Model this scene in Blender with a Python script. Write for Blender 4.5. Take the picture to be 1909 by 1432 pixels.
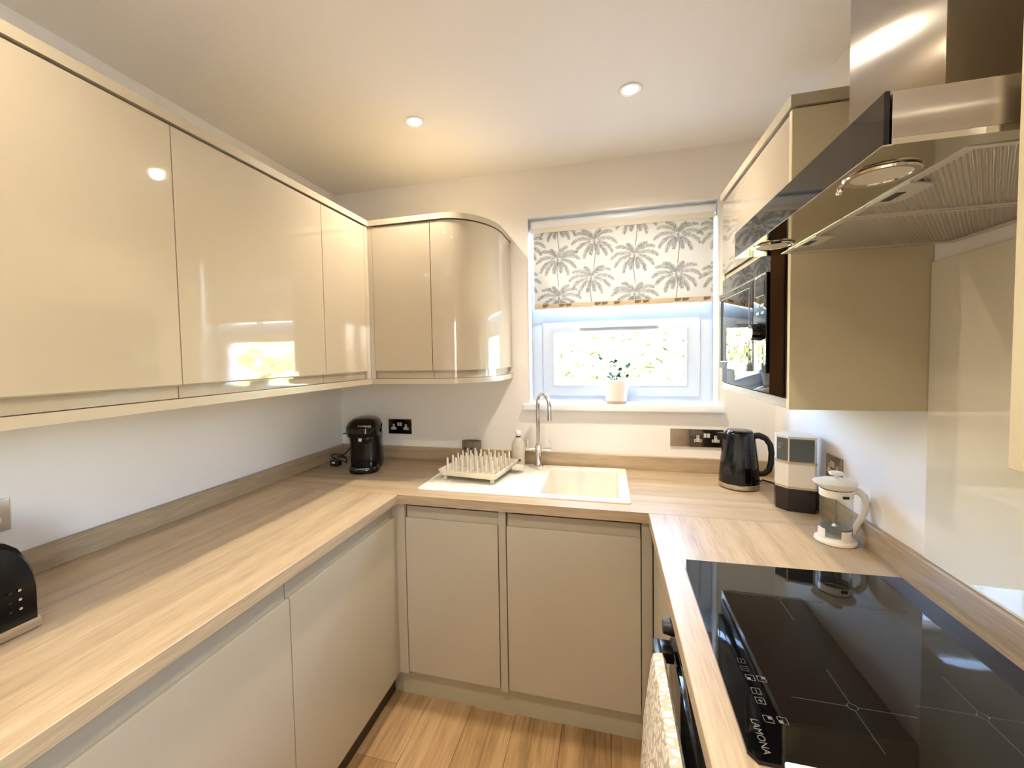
import bpy, bmesh, math, random
import numpy as np
from mathutils import Vector, Matrix
random.seed(7)
for o in list(bpy.data.objects): bpy.data.objects.remove(o, do_unlink=True)
C = bpy.context.scene.collection
scene = bpy.context.scene
PI = math.pi

# ------------------------------------------------------------------ camera
cam_d = bpy.data.cameras.new('camera'); cam = bpy.data.objects.new('camera', cam_d); C.objects.link(cam)
cam_d.sensor_fit = 'HORIZONTAL'; cam_d.sensor_width = 36.0
cam_d.lens = 800.9234 / 1909 * 36
cam_d.shift_x = 38.34 / 1909; cam_d.shift_y = -16.41 / 1909
cam_d.clip_start = 0.02; cam_d.clip_end = 200
_r = Vector((0.96472637, 0.26258799, -0.01872370)); _u = Vector((0.00636458, 0.04783843, 0.99883481))
_f = Vector((-0.26317774, 0.96372145, -0.04447973))
M = Matrix((_r, _u, -_f)).transposed().to_4x4(); M.translation = Vector((1.54853, -2.24165, 1.48890))
cam.matrix_world = M
scene.camera = cam

# ------------------------------------------------------------------ world, sun, window portal, exposure
scene.view_settings.view_transform = 'Standard'
try: scene.view_settings.look = 'None'
except Exception: pass
scene.view_settings.gamma = 1.0
scene.view_settings.use_curve_mapping = False
scene.view_settings.exposure = 0.76
w = bpy.data.worlds.new('sky'); scene.world = w; w.use_nodes = True
nt = w.node_tree; nt.nodes.clear()
sky = nt.nodes.new('ShaderNodeTexSky'); sky.sky_type = 'NISHITA'; sky.sun_disc = False
sky.sun_elevation = math.radians(48); sky.sun_rotation = math.radians(200); sky.air_density = 1.0; sky.dust_density = 2.5
bg = nt.nodes.new('ShaderNodeBackground'); bg.inputs['Strength'].default_value = 6.8
wo = nt.nodes.new('ShaderNodeOutputWorld')
nt.links.new(sky.outputs[0], bg.inputs[0]); nt.links.new(bg.outputs[0], wo.inputs[0])
sun_d = bpy.data.lights.new('sun', 'SUN'); sun_d.energy = 105; sun_d.angle = math.radians(0.6); sun_d.color = (1, .95, .86)
sun = bpy.data.objects.new('sun', sun_d); C.objects.link(sun)
sun.rotation_euler = Vector((0.35, 0.75, -0.75)).to_track_quat('-Z', 'Y').to_euler()
sun.location = (-2, -6, 8)
por_d = bpy.data.lights.new('window_portal', 'AREA'); por_d.shape = 'RECTANGLE'; por_d.size = .9; por_d.size_y = .95
por_d.cycles.is_portal = True
por = bpy.data.objects.new('window_portal', por_d); C.objects.link(por)
por.location = (1.595, .22, 1.72); por.rotation_euler = (-PI/2, 0, 0)
por2_d = bpy.data.lights.new('window_portal', 'AREA'); por2_d.shape = 'RECTANGLE'; por2_d.size = .85; por2_d.size_y = .75; por2_d.cycles.is_portal = True
por2 = bpy.data.objects.new('window_portal', por2_d); C.objects.link(por2)
por2.location = (2.46, -3.325, 1.525); por2.rotation_euler = (0, PI/2, 0)  # sky portal for the added fill window

# ------------------------------------------------------------------ constants
W = 2.289; H = 2.448; Z = .91; T = .038; YB = -.618; WL = .6816; WR = 1.6845; FR = -4.6
UL = .499; UBY = -.485; UP = .0706; UT = .0185

# ------------------------------------------------------------------ material helpers
def lin(c):
    return tuple(((v/255)/12.92 if v/255 <= .04045 else ((v/255+.055)/1.055)**2.4) for v in c) + (1,)
MATS = {}
def mat(name, rgb, rough=.5, metal=0, coat=0, spec=None, trans=0, aniso=0, alpha=None, emit=None, estr=0, bump=None):
    m = bpy.data.materials.new(name); m.use_nodes = True
    b = m.node_tree.nodes['Principled BSDF']
    b.inputs['Base Color'].default_value = lin(rgb); b.inputs['Roughness'].default_value = rough
    b.inputs['Metallic'].default_value = metal
    if coat: b.inputs['Coat Weight'].default_value = coat; b.inputs['Coat Roughness'].default_value = .03
    if spec is not None: b.inputs['Specular IOR Level'].default_value = spec
    if trans: b.inputs['Transmission Weight'].default_value = trans
    if aniso: b.inputs['Anisotropic'].default_value = aniso
    if emit: b.inputs['Emission Color'].default_value = lin(emit); b.inputs['Emission Strength'].default_value = estr
    # faint procedural variation on every surface
    nt = m.node_tree
    tc = nt.nodes.new('ShaderNodeTexCoord'); n = nt.nodes.new('ShaderNodeTexNoise')
    sc, st = bump if bump else (40, .02)
    n.inputs['Scale'].default_value = sc
    nt.links.new(tc.outputs['Object'], n.inputs['Vector'])
    bp = nt.nodes.new('ShaderNodeBump'); bp.inputs['Strength'].default_value = st; bp.inputs['Distance'].default_value = .002
    nt.links.new(n.outputs['Fac'], bp.inputs['Height']); nt.links.new(bp.outputs[0], b.inputs['Normal'])
    MATS[name] = m
    return m
def wood(name, c1, c2, c3, axis, rough=.45, sc=1.0, contrast=1.0):
    m = bpy.data.materials.new(name); m.use_nodes = True; nt = m.node_tree; b = nt.nodes['Principled BSDF']
    b.inputs['Roughness'].default_value = rough
    tc = nt.nodes.new('ShaderNodeTexCoord')
    def noise(sx, detail, dist=0):
        mp = nt.nodes.new('ShaderNodeMapping')
        v = [sx, sx, sx]; v['xyz'.index(axis)] = sx*.045
        mp.inputs['Scale'].default_value = v
        nt.links.new(tc.outputs['Object'], mp.inputs['Vector'])
        n = nt.nodes.new('ShaderNodeTexNoise'); n.inputs['Scale'].default_value = 1; n.inputs['Detail'].default_value = detail
        n.inputs['Distortion'].default_value = dist
        nt.links.new(mp.outputs[0], n.inputs['Vector']); return n
    a = noise(22*sc, 6, .6); f = noise(260*sc, 3)
    mx = nt.nodes.new('ShaderNodeMix'); mx.data_type = 'FLOAT'; mx.inputs[0].default_value = .42
    nt.links.new(a.outputs['Fac'], mx.inputs[2]); nt.links.new(f.outputs['Fac'], mx.inputs[3])
    r = nt.nodes.new('ShaderNodeValToRGB'); e = r.color_ramp.elements
    d = .17/contrast
    e[0].position = .5-d; e[0].color = lin(c1); e[1].position = .5+d; e[1].color = lin(c3)
    k = e.new(.5); k.color = lin(c2)
    nt.links.new(mx.outputs[0], r.inputs[0]); nt.links.new(r.outputs[0], b.inputs['Base Color'])
    bp = nt.nodes.new('ShaderNodeBump'); bp.inputs['Strength'].default_value = .12; bp.inputs['Distance'].default_value = .001
    nt.links.new(f.outputs['Fac'], bp.inputs['Height']); nt.links.new(bp.outputs[0], b.inputs['Normal'])
    return m
def glass(name, tint=(255, 255, 255), ior=1.45, rough=0.0):
    # thin clear sheet: Fresnel mix of see-through and mirror
    m = bpy.data.materials.new(name); m.use_nodes = True; nt = m.node_tree; nt.nodes.clear()
    o = nt.nodes.new('ShaderNodeOutputMaterial'); mx = nt.nodes.new('ShaderNodeMixShader')
    t = nt.nodes.new('ShaderNodeBsdfTransparent'); t.inputs[0].default_value = lin(tint)
    g = nt.nodes.new('ShaderNodeBsdfGlossy'); g.inputs['Roughness'].default_value = rough
    # angle-dependent mirror share (Schlick), the same from both sides of the sheet
    lw = nt.nodes.new('ShaderNodeLayerWeight'); lw.inputs[0].default_value = .5
    pw_ = nt.nodes.new('ShaderNodeMath'); pw_.operation = 'POWER'; pw_.inputs[1].default_value = 5
    f0 = ((ior-1)/(ior+1))**2*1.6
    ma = nt.nodes.new('ShaderNodeMath'); ma.operation = 'MULTIPLY_ADD'; ma.inputs[1].default_value = 1-f0; ma.inputs[2].default_value = f0
    nt.links.new(lw.outputs['Facing'], pw_.inputs[0]); nt.links.new(pw_.outputs[0], ma.inputs[0]); nt.links.new(ma.outputs[0], mx.inputs[0])
    nt.links.new(t.outputs[0], mx.inputs[1]); nt.links.new(g.outputs[0], mx.inputs[2])
    nt.links.new(mx.outputs[0], o.inputs[0]); return m

M_wall = mat('wall_paint', (240, 235, 228), .6, bump=(180, .05))
M_ceil = mat('ceiling_paint', (240, 236, 228), .55, bump=(120, .05))
M_white = mat('white_gloss', (240, 242, 243), .25)
M_upvc = mat('upvc_cool_tinted', (206, 218, 233), .22)  # white frame with the cool daylight tinted into its base colour
M_gloss = mat('cashmere_gloss', (174, 161, 139), .05, coat=.7)
M_cream = mat('cashmere_satin', (174, 162, 140), .22, coat=.15)
M_side = mat('cashmere_panel', (196, 182, 150), .4)
M_plinth = mat('plinth', (172, 162, 134), .35)
M_carc = mat('carcass_inside', (120, 105, 80), .6)
M_wy = wood('oak_laminate_lengthwise', (150, 130, 103), (175, 153, 122), (193, 171, 140), 'y', .38)
M_wx = wood('oak_laminate_crosswise', (150, 130, 103), (175, 153, 122), (193, 171, 140), 'x', .38)
M_floorw = [wood('oak_plank_%s' % k, a, b_, c, 'y', .35, .6, 1.0) for k, a, b_, c in (
    ('pale', (138, 106, 70), (170, 137, 96), (188, 156, 114)),
    ('warm', (124, 94, 60), (158, 125, 84), (178, 146, 102)),
    ('dark', (112, 84, 52), (146, 113, 74), (168, 136, 94)))]
M_steel = mat('brushed_steel', (172, 164, 154), .2, 1, aniso=.9)
M_steelp = mat('polished_steel', (200, 196, 188), .1, 1)
M_filter = mat('filter_aluminium', (206, 200, 190), .4, .45)
M_chrome = mat('chrome', (228, 226, 224), .05, 1)
M_blackg = mat('black_glass', (6, 6, 7), .03)
M_blackp = mat('black_gloss_plastic', (7, 7, 8), .10)
M_blackm = mat('black_matt_plastic', (18, 18, 18), .4)
M_nickel = mat('black_nickel', (62, 56, 50), .22, .9)
M_bnickel = mat('brushed_nickel_plate', (165, 150, 132), .32, .9)
M_socketw = mat('socket_insert_grey', (205, 200, 190), .4)
M_pin = mat('socket_hole', (14, 12, 11), .5)
M_sink = mat('composite_white', (234, 228, 214), .3)
M_rack = mat('rack_plastic', (214, 205, 184), .4)
M_cup = mat('taupe_plastic', (120, 108, 92), .5)
M_print = mat('printed_grey', (170, 170, 170), .5)
M_whitep = mat('white_plastic', (238, 232, 220), .3)
M_grey = mat('charcoal_grey_tin', (86, 90, 88), .35)
M_ctin = mat('cream_tin', (238, 230, 214), .35)
M_dtin = mat('black_brown_tin', (34, 27, 24), .25)
M_tan = mat('tan_rim', (196, 176, 146), .4)
M_lamp = mat('lamp_lens', (255, 246, 226), .4, emit=(255, 226, 178), estr=60)
M_lampoff = mat('frosted_lens', (214, 206, 190), .35)
M_glasspane = glass('window_glass')
M_visor = glass('smoked_glass', (70, 64, 60), 1.9)
M_gl = glass('cafetiere_glass', (238, 242, 240), 1.35)
M_splash = mat('back_painted_glass', (222, 216, 194), .04, coat=.6)
M_leaf = mat('leaf_green', (62, 98, 48), .5)
M_pot = mat('white_ribbed_pot', (238, 230, 220), .45)
M_potb = mat('pale_wood_base', (190, 160, 124), .6)
M_grass = mat('paving_slabs', (158, 156, 146), .9)
M_bottle = mat('bottle_plastic', (236, 230, 212), .2, trans=.35)
M_soap = mat('label_dark', (60, 46, 44), .5)
M_mesh = mat('plunger_steel', (150, 148, 144), .3, .9)

# ------------------------------------------------------------------ geometry helpers
def bm_(): return bmesh.new()
def box(bm, x0, x1, y0, y1, z0, z1, bev=0, seg=2, rot=0, about=None):
    r = bmesh.ops.create_cube(bm, size=1)
    vs = r['verts']
    for v in vs:
        v.co = Vector(((x0+x1)/2+v.co.x*(x1-x0), (y0+y1)/2+v.co.y*(y1-y0), (z0+z1)/2+v.co.z*(z1-z0)))
    if bev:
        es = list({e for v in vs for e in v.link_edges})
        rr = bmesh.ops.bevel(bm, geom=es, offset=bev, segments=seg, profile=.6, affect='EDGES')
    return bm
def prism(bm, pts, z0, z1):
    lo = [bm.verts.new((x, y, z0)) for x, y in pts]; hi = [bm.verts.new((x, y, z1)) for x, y in pts]
    n = len(pts)
    try:
        bm.faces.new(lo[::-1]); bm.faces.new(hi)
    except ValueError: pass
    for i in range(n): bm.faces.new((lo[i], lo[(i+1) % n], hi[(i+1) % n], hi[i]))
    return bm
def extr(bm, prof, axis, a, b):
    """profile of (u,z) points extruded along x or y; u is the other horizontal axis"""
    def P(u, z, t): return (t, u, z) if axis == 'x' else (u, t, z)
    lo = [bm.verts.new(P(u, z, a)) for u, z in prof]; hi = [bm.verts.new(P(u, z, b)) for u, z in prof]
    n = len(prof); bm.faces.new(lo[::-1]); bm.faces.new(hi)
    for i in range(n): bm.faces.new((lo[i], lo[(i+1) % n], hi[(i+1) % n], hi[i]))
    return bm
def lathe(bm, prof, c=(0, 0, 0), n=32, sx=1, sy=1):
    rings = []
    for r, z in prof:
        if r < 1e-6: rings.append([bm.verts.new((c[0], c[1], c[2]+z))])
        else: rings.append([bm.verts.new((c[0]+r*sx*math.cos(2*PI*i/n), c[1]+r*sy*math.sin(2*PI*i/n), c[2]+z)) for i in range(n)])
    for a, b in zip(rings, rings[1:]):
        for i in range(n):
            j = (i+1) % n
            if len(a) == 1 and len(b) == 1: continue
            if len(a) == 1: bm.faces.new((a[0], b[i], b[j]))
            elif len(b) == 1: bm.faces.new((a[i], a[j], b[0]))
            else: bm.faces.new((a[i], a[j], b[j], b[i]))
    return bm
def tube(bm, pts, rad, n=12, cap=True):
    pts = [Vector(p) for p in pts]; rings = []
    rr = rad if isinstance(rad, (list, tuple)) else [rad]*len(pts)
    up = Vector((0, 0, 1)); prev = None
    for i, p in enumerate(pts):
        t = (pts[min(i+1, len(pts)-1)]-pts[max(i-1, 0)]).normalized()
        if prev is None:
            s = t.cross(up)
            if s.length < .01: s = t.cross(Vector((0, 1, 0)))
        else: s = prev-t*prev.dot(t)
        s.normalize(); prev = s; q = t.cross(s)
        rings.append([bm.verts.new(p+(s*math.cos(2*PI*k/n)+q*math.sin(2*PI*k/n))*rr[i]) for k in range(n)])
    for a, b in zip(rings, rings[1:]):
        for k in range(n): bm.faces.new((a[k], a[(k+1) % n], b[(k+1) % n], b[k]))
    if cap: bm.faces.new(rings[0][::-1]); bm.faces.new(rings[-1])
    return bm
ORG = {}
def finish(bm, name, m):
    bmesh.ops.recalc_face_normals(bm, faces=bm.faces)
    for f in bm.faces: f.smooth = True
    for e in bm.edges:
        if len(e.link_faces) == 2 and e.calc_face_angle(0) > math.radians(32): e.smooth = False
    me = bpy.data.meshes.new(name); bm.to_mesh(me); bm.free()
    if m: me.materials.append(m)
    return me
def obj(name, bm, m, parent=None):
    me = finish(bm, name, m) if isinstance(bm, bmesh.types.BMesh) else bm
    o = bpy.data.objects.new(name, me); C.objects.link(o)
    if parent:
        o.parent = parent; og = ORG[parent.name]
    else:
        xs = np.array([v.co[:] for v in me.vertices]); mn = xs.min(0); mxx = xs.max(0)
        og = Vector(((mn[0]+mxx[0])/2, (mn[1]+mxx[1])/2, mn[2])); o.location = og
    me.transform(Matrix.Translation(-og)); ORG[o.name] = og
    return o
def tag(o, label=None, cat=None, group=None, kind=None):
    if label: o['label'] = label
    if cat: o['category'] = cat
    if group: o['group'] = group
    if kind: o['kind'] = kind
    return o
def thing(name, label, cat, loc, group=None, rotz=0):
    o = bpy.data.objects.new(name, None); C.objects.link(o); o.location = loc; o.rotation_euler = (0, 0, rotz)
    o.empty_display_size = .05
    ORG[o.name] = Vector(loc) if not rotz else Vector((0, 0, 0))      # rotated things are built in local coordinates
    return tag(o, label, cat, group)
def local(name, label, cat, loc, rotz=0, group=None):
    o = thing(name, label, cat, loc, group, 0); o.rotation_euler = (0, 0, rotz); ORG[o.name] = Vector((0, 0, 0)); return o
def struct(name, bm, m, parent=None):
    o = obj(name, bm, m, parent)
    if not parent: o['kind'] = 'structure'
    return o
def text(name, s, size, m, parent, loc, rot, ext=.0002, align='CENTER'):
    cu = bpy.data.curves.new(name, 'FONT'); cu.body = s; cu.size = size; cu.extrude = ext; cu.align_x = align; cu.align_y = 'CENTER'
    t = bpy.data.objects.new(name, cu); C.objects.link(t)
    bpy.context.view_layer.update()
    me = bpy.data.meshes.new_from_object(t.evaluated_get(bpy.context.evaluated_depsgraph_get()))
    bpy.data.objects.remove(t, do_unlink=True)
    me.transform(Matrix.Translation(Vector(loc)) @ rot.to_4x4())
    me.materials.clear(); me.materials.append(m)
    return obj(name, me, m, parent)
def basis(xa, ya):
    xa = Vector(xa).normalized(); ya = Vector(ya).normalized(); za = xa.cross(ya)
    return Matrix((xa, ya, za)).transposed()

# ================================================================== room shell
floor = struct('floor', box(bm_(), -.15, W+.15, FR-.1, .25, -.06, -.012), mat('subfloor', (70, 52, 34), .9))
pw = .19; L = 1.25; meshes = {}
k = 0; x = -.01
x = .979 - 6*pw
col = 0
while x < W:
    y = -(.25 + (col*0.47) % L) + L
    while y > FR:
        y1 = min(y, -.02); y0 = max(y-L, FR)
        xa, xb = max(x, 0), min(x+pw, W)
        if y1-y0 > .03 and xb-xa > .02:
            o = obj('plank', box(bm_(), xa+.0006, xb-.0006, y0+.0006, y1-.0006, -.012, 0, .0012, 1), M_floorw[(col*2+k) % 3], floor)
        y -= L; k += 1
    x += pw; col += 1
struct('ceiling', box(bm_(), -.15, W+.15, FR-.1, .28, H, H+.1), M_ceil)
struct('wall_left', box(bm_(), -.15, 0, FR-.1, .28, -.05, H), M_wall)
VY0, VY1, VZ0, VZ1 = -3.70, -2.95, 1.10, 1.95  # wall opening for the added fill window
bm = bm_(); box(bm, W, W+.15, FR-.1, VY0, -.05, H); box(bm, W, W+.15, VY1, .28, -.05, H); box(bm, W, W+.15, VY0, VY1, -.05, VZ0); box(bm, W, W+.15, VY0, VY1, VZ1, H)
struct('wall_right', bm, M_wall)
struct('wall_front', box(bm_(), 0, W, FR-.1, FR, -.05, H), M_wall)
WX0, WX1, WZ0, WZ1 = 1.142, 2.050, 1.205, 2.205
bm = bm_()
box(bm, 0, WX0, 0, .28, -.05, H); box(bm, WX1, W, 0, .28, -.05, H)
box(bm, WX0, WX1, 0, .28, -.05, WZ0); box(bm, WX0, WX1, 0, .28, WZ1, H)
struct('wall_back', bm, M_wall)
# white reveal lining
bm = bm_()
box(bm, WX0, WX0+.006, -.004, .09, WZ0, WZ1); box(bm, WX1-.006, WX1, -.004, .09, WZ0, WZ1); box(bm, WX0+.006, WX1-.006, -.004, .09, WZ1-.006, WZ1)
struct('trim_1', bm, M_white)
# sill board
struct('trim_2', box(bm_(), 1.113, 2.070, -.032, .09, 1.203, 1.236, .004), M_white)
# window: outer frame, transom, opening sash, panes
win = tag(bpy.data.objects.new('window_1', None), kind='structure'); C.objects.link(win); win.location = (1.596, .12, 1.236); ORG[win.name] = Vector(win.location)
def ring(bm, x0, x1, z0, z1, t, y0, y1, bev=.003, tb=None):
    tb = tb or t
    O_ = [(x0, z0), (x1, z0), (x1, z1), (x0, z1)]; I_ = [(x0+t, z0+tb), (x1-t, z0+tb), (x1-t, z1-t), (x0+t, z1-t)]
    of, if_, ob, ib = [[bm.verts.new((x, y, z)) for x, z in P] for P, y in ((O_, y0), (I_, y0), (O_, y1), (I_, y1))]
    es = []
    for k in range(4):
        q = (k+1) % 4
        bm.faces.new((of[k], of[q], if_[q], if_[k])); bm.faces.new((ob[q], ob[k], ib[k], ib[q]))
        bm.faces.new((of[q], of[k], ob[k], ob[q])); bm.faces.new((if_[k], if_[q], ib[q], ib[k]))
    for L_ in (of, if_):
        for k in range(4): es.append(bm.edges.get((L_[k], L_[(k+1) % 4])))
    if bev: bmesh.ops.bevel(bm, geom=es, offset=bev, segments=2, profile=.6, affect='EDGES')
bm = bm_(); ring(bm, WX0+.006, WX1-.006, 1.236, WZ1-.006, .062, .095, .165, tb=.040)
box(bm, WX0+.02, WX1-.02, .096, .164, 1.655, 1.735, .002)
obj('window_frame', bm, M_upvc, win)
sash = obj('sash', (lambda b: (ring(b, 1.206, 1.986, 1.268, 1.662, .056, .083, .15, .005), b)[1])(bm_()), M_upvc, win)
bm = bm_(); ring(bm, 1.258, 1.930, 1.318, 1.613, .008, .079, .1, .002); obj('glazing_bead', bm, M_upvc, sash)
obj('pane', box(bm_(), 1.258, 1.930, .112, .118, 1.318, 1.613), M_glasspane, sash)
obj('pane', box(bm_(), WX0+.06, WX1-.06, .125, .131, 1.730, WZ1-.06), M_glasspane, win)
bm = bm_(); box(bm, 1.405, 1.785, .070, .090, 1.626, 1.644, .005, 3); obj('sash_handle', bm, M_white, win)

# unseen window added in the right wall behind the viewer for fill daylight
win_fill = tag(bpy.data.objects.new('window_fill', None), kind='structure'); C.objects.link(win_fill); win_fill.location = (W+.08, (VY0+VY1)/2, VZ0); ORG[win_fill.name] = Vector(win_fill.location)
bm = bm_()
for a, b, c_, d in ((VY0, VY0+.06, VZ0, VZ1), (VY1-.06, VY1, VZ0, VZ1), (VY0+.06, VY1-.06, VZ0, VZ0+.06), (VY0+.06, VY1-.06, VZ1-.06, VZ1), ((VY0+VY1)/2-.03, (VY0+VY1)/2+.03, VZ0+.06, VZ1-.06)):
    box(bm, W+.06, W+.12, a, b, c_, d, .003)
obj('window_frame', bm, M_upvc, win_fill)
obj('pane', box(bm_(), W+.087, W+.093, VY0+.05, VY1-.05, VZ0+.05, VZ1-.05), M_glasspane, win_fill)
# ------------------------------------------------------------------ outside: lawn and hedge
struct('ground', box(bm_(), -12, 14, -18, 16, -.3, -.2), M_grass)
bm = bm_(); rnd = random.Random(3)
nx, nz = 150, 60
rows = []
for j in range(nz+1):
    row = []
    for i in range(nx+1):
        row.append(bm.verts.new((-5+i*.085+rnd.uniform(-.03, .03), 5.2+rnd.uniform(-.28, .28)+.35*math.sin(i*.21)*math.cos(j*.3), -.2+j*.037+rnd.uniform(-.03, .03)+(.25*math.sin(i*.17)+.12*math.sin(i*.53))*(j/nz))))
    rows.append(row)
for j in range(nz):
    for i in range(nx): bm.faces.new((rows[j][i], rows[j][i+1], rows[j+1][i+1], rows[j+1][i]))
me = finish(bm, 'hedge', None)
mh = bpy.data.materials.new('hedge_leaves'); mh.use_nodes = True; n_ = mh.node_tree; b_ = n_.nodes['Principled BSDF']; b_.inputs['Roughness'].default_value = .8
tc = n_.nodes.new('ShaderNodeTexCoord'); nn = n_.nodes.new('ShaderNodeTexNoise'); nn.inputs['Scale'].default_value = 6; nn.inputs['Detail'].default_value = 5
rp = n_.nodes.new('ShaderNodeValToRGB'); rp.color_ramp.elements[0].position = .38; rp.color_ramp.elements[1].position = .62
rp.color_ramp.elements[0].color = lin((208, 214, 172)); rp.color_ramp.elements[1].color = lin((222, 226, 178))
n_.links.new(tc.outputs['Object'], nn.inputs['Vector']); n_.links.new(nn.outputs['Fac'], rp.inputs[0]); n_.links.new(rp.outputs[0], b_.inputs['Base Color'])
me.materials.append(mh)
h = obj('hedge', me, mh); tag(h, 'green leafy garden hedge outside the window, seen reflected in wall cabinet doors', 'hedge')

# ================================================================== worktop
wt = thing('worktop', 'pale oak laminate worktop in a U shape with matching upstands', 'worktop', (W/2, -1.2, Z-T))
SX0, SX1, SY0, SY1 = .736, 1.629, -.538, -.035       # sink rim
HX0, HX1, HY0, HY1 = 1.785-.02, 2.22, -1.56, -1.0
bm = bm_()
cx0, cx1, cy0, cy1 = SX0+.03, SX1-.03, SY0+.02, SY1-.02
box(bm, 0, cx0, YB, 0, Z-T, Z); box(bm, cx1, W, YB, 0, Z-T, Z); box(bm, cx0, cx1, YB, cy0, Z-T, Z); box(bm, cx0, cx1, cy1, 0, Z-T, Z)
bmesh.ops.remove_doubles(bm, verts=bm.verts, dist=1e-5)
obj('worktop_slab', bm, M_wx, wt)
obj('worktop_slab', box(bm_(), 0, WL, -2.75, YB-.0004, Z-T, Z, .0015, 1), M_wy, wt)
obj('worktop_slab', box(bm_(), WR, W, -2.75, YB-.0004, Z-T, Z, .0015, 1), M_wy, wt)
obj('upstand', box(bm_(), 0, UT, -2.75, 0, Z, Z+UP, .0012, 1), M_wy, wt)
obj('upstand', box(bm_(), UT, W-UT, -UT, 0, Z, Z+UP, .0012, 1), M_wx, wt)
obj('upstand', box(bm_(), W-UT, W, -2.75, 0, Z, Z+UP, .0012, 1), M_wy, wt)

# ================================================================== base units
DZ0, DZ1 = .118, .808                                  # door bottom, bottom of the finger recess
def jdoor_base(axis, a, b, face, back, z0=DZ0, z1=DZ1, sgn=1):
    """handleless base door: flat front, finger rebate along the top. face/back are coordinates of the front and rear face"""
    d = (face-back); s = 1 if d > 0 else -1
    p = [(back, z0), (face-.002*s, z0), (face, z0+.002), (face, z1-.006), (face-.0015*s, z1-.0015), (face-.005*s, z1), (face-.017*s, z1-.003), (face-.017*s, z1+.046), (back, z1+.046)]
    return extr(bm_(), p, axis, a, b)
LF = .664
def base_left(y0, y1, label):
    t = thing('base_cabinet', label, 'cabinet', (LF/2, (y0+y1)/2, .0))
    obj('carcass', box(bm_(), .02, LF-.024, y0+.001, y1-.001, .118, Z-T-.001), M_carc, t)
    obj('door', jdoor_base('y', y0+.0018, y1-.0018, LF, LF-.022), M_cream, t)
    return t
base_left(-1.240, -.600, 'cream handleless base cabinet in the left run, next to the sink corner')
base_left(-1.880, -1.240, 'cream handleless base cabinet in the left run, nearest the viewer in frame')
base_left(-2.520, -1.880, 'cream handleless base cabinet in the left run beside the near end of worktop')
BF = -.600
def base_back(x0, x1, label):
    t = thing('base_cabinet', label, 'cabinet', ((x0+x1)/2, -.3, .0))
    z1 = Z-T-.001
    bm = bm_()
    if 'wide' in label or 'narrow' in label:
        box(bm, x0+.001, x0+.019, BF+.024, -.03, .118, z1); box(bm, x1-.019, x1-.001, BF+.024, -.03, .118, z1); box(bm, x0+.019, x1-.019, BF+.024, -.03, .118, .136)
        box(bm, x0+.019, x1-.019, BF+.024, BF+.034, .136, .85)
    obj('carcass', bm, M_carc, t)
    obj('door', jdoor_base('x', x0+.0018, x1-.0018, BF, BF+.022, .128), M_cream, t)
    return t
base_back(.706, 1.115, 'narrow cream handleless cabinet under the draining board')
base_back(1.149, 1.660, 'wide cream handleless cabinet under the sink bowl')
def post(x0, x1, label):
    o = obj('filler_post', box(bm_(), x0, x1, BF-.001, BF+.02, .118, Z-T-.0015, .001, 1), M_cream); tag(o, label, 'filler panel')
post(.640, .704, 'thin cream filler post in left corner between base cabinets')
post(1.117, 1.147, 'thin cream filler post between the two doors under the sink')
post(1.662, 1.700, 'thin cream filler post in right corner beside base cabinet')
# plinths
tag(obj('plinth', box(bm_(), .60, 1.75, -.562, -.545, 0, .128), M_plinth), 'olive cream plinth board under the sink cabinets', 'plinth')
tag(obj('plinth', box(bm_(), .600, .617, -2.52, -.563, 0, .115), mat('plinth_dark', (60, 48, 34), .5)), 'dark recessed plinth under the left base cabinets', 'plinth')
tag(obj('plinth', box(bm_(), 1.752, 1.769, -2.6, -.545, 0, .115), M_plinth), 'cream recessed plinth under the right base cabinets', 'plinth')
# right run: cabinet and oven housing
RFX = 1.700
t = thing('base_cabinet', 'cream handleless base cabinet in the right run, between sink corner and oven', 'cabinet', (2.0, -.86, 0))
obj('carcass', box(bm_(), RFX+.024, W-.02, -1.110, -.64, .118, Z-T-.001), M_carc, t)
obj('door', jdoor_base('y', -1.108, -.640, RFX, RFX+.022), M_cream, t)
t = thing('base_cabinet', 'cream handleless base cabinet in the right run, on the near side of oven', 'cabinet', (2.0, -2.1, 0))
obj('carcass', box(bm_(), RFX+.024, W-.02, -2.5, -1.73, .118, Z-T-.001), M_carc, t)
obj('door', jdoor_base('y', -2.498, -1.730, RFX, RFX+.022), M_cream, t)
# oven
ov = thing('oven', 'built-in black glass oven with bar handle below the hob', 'oven', (1.98, -1.42, .118))
obj('oven_body', box(bm_(), RFX+.022, W-.06, -1.722, -1.118, .12, Z-T-.002), M_blackm, ov)
obj('control_panel', box(bm_(), RFX-.008, RFX+.022, -1.718, -1.122, .786, .868, .003), M_blackg, ov)
od = obj('oven_door', box(bm_(), RFX-.010, RFX+.022, -1.718, -1.122, .20, .780, .004), M_blackg, ov)
obj('lower_trim', box(bm_(), RFX-.004, RFX+.022, -1.718, -1.122, .122, .195, .002), M_steelp, ov)
bm = bm_()
box(bm, 1.648, 1.664, -1.68, -1.165, .772, .800, .003)
for yy in (-1.190, -1.655): box(bm, 1.6485, RFX-.0105, yy-.025, yy+.025, .774, .7995, .002)
tag(obj('handle', bm, M_nickel, ov), 'flat dark bar handle')
bm = bm_(); lathe(bm, [(0, 0), (.020, 0), (.020, .003), (.016, .022), (0, .022)], n=24)
for v in bm.verts: v.co = Vector((RFX-.008-v.co.z, -1.165+v.co.y, .832+v.co.x))
obj('knob', bm, M_blackm, ov)
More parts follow.
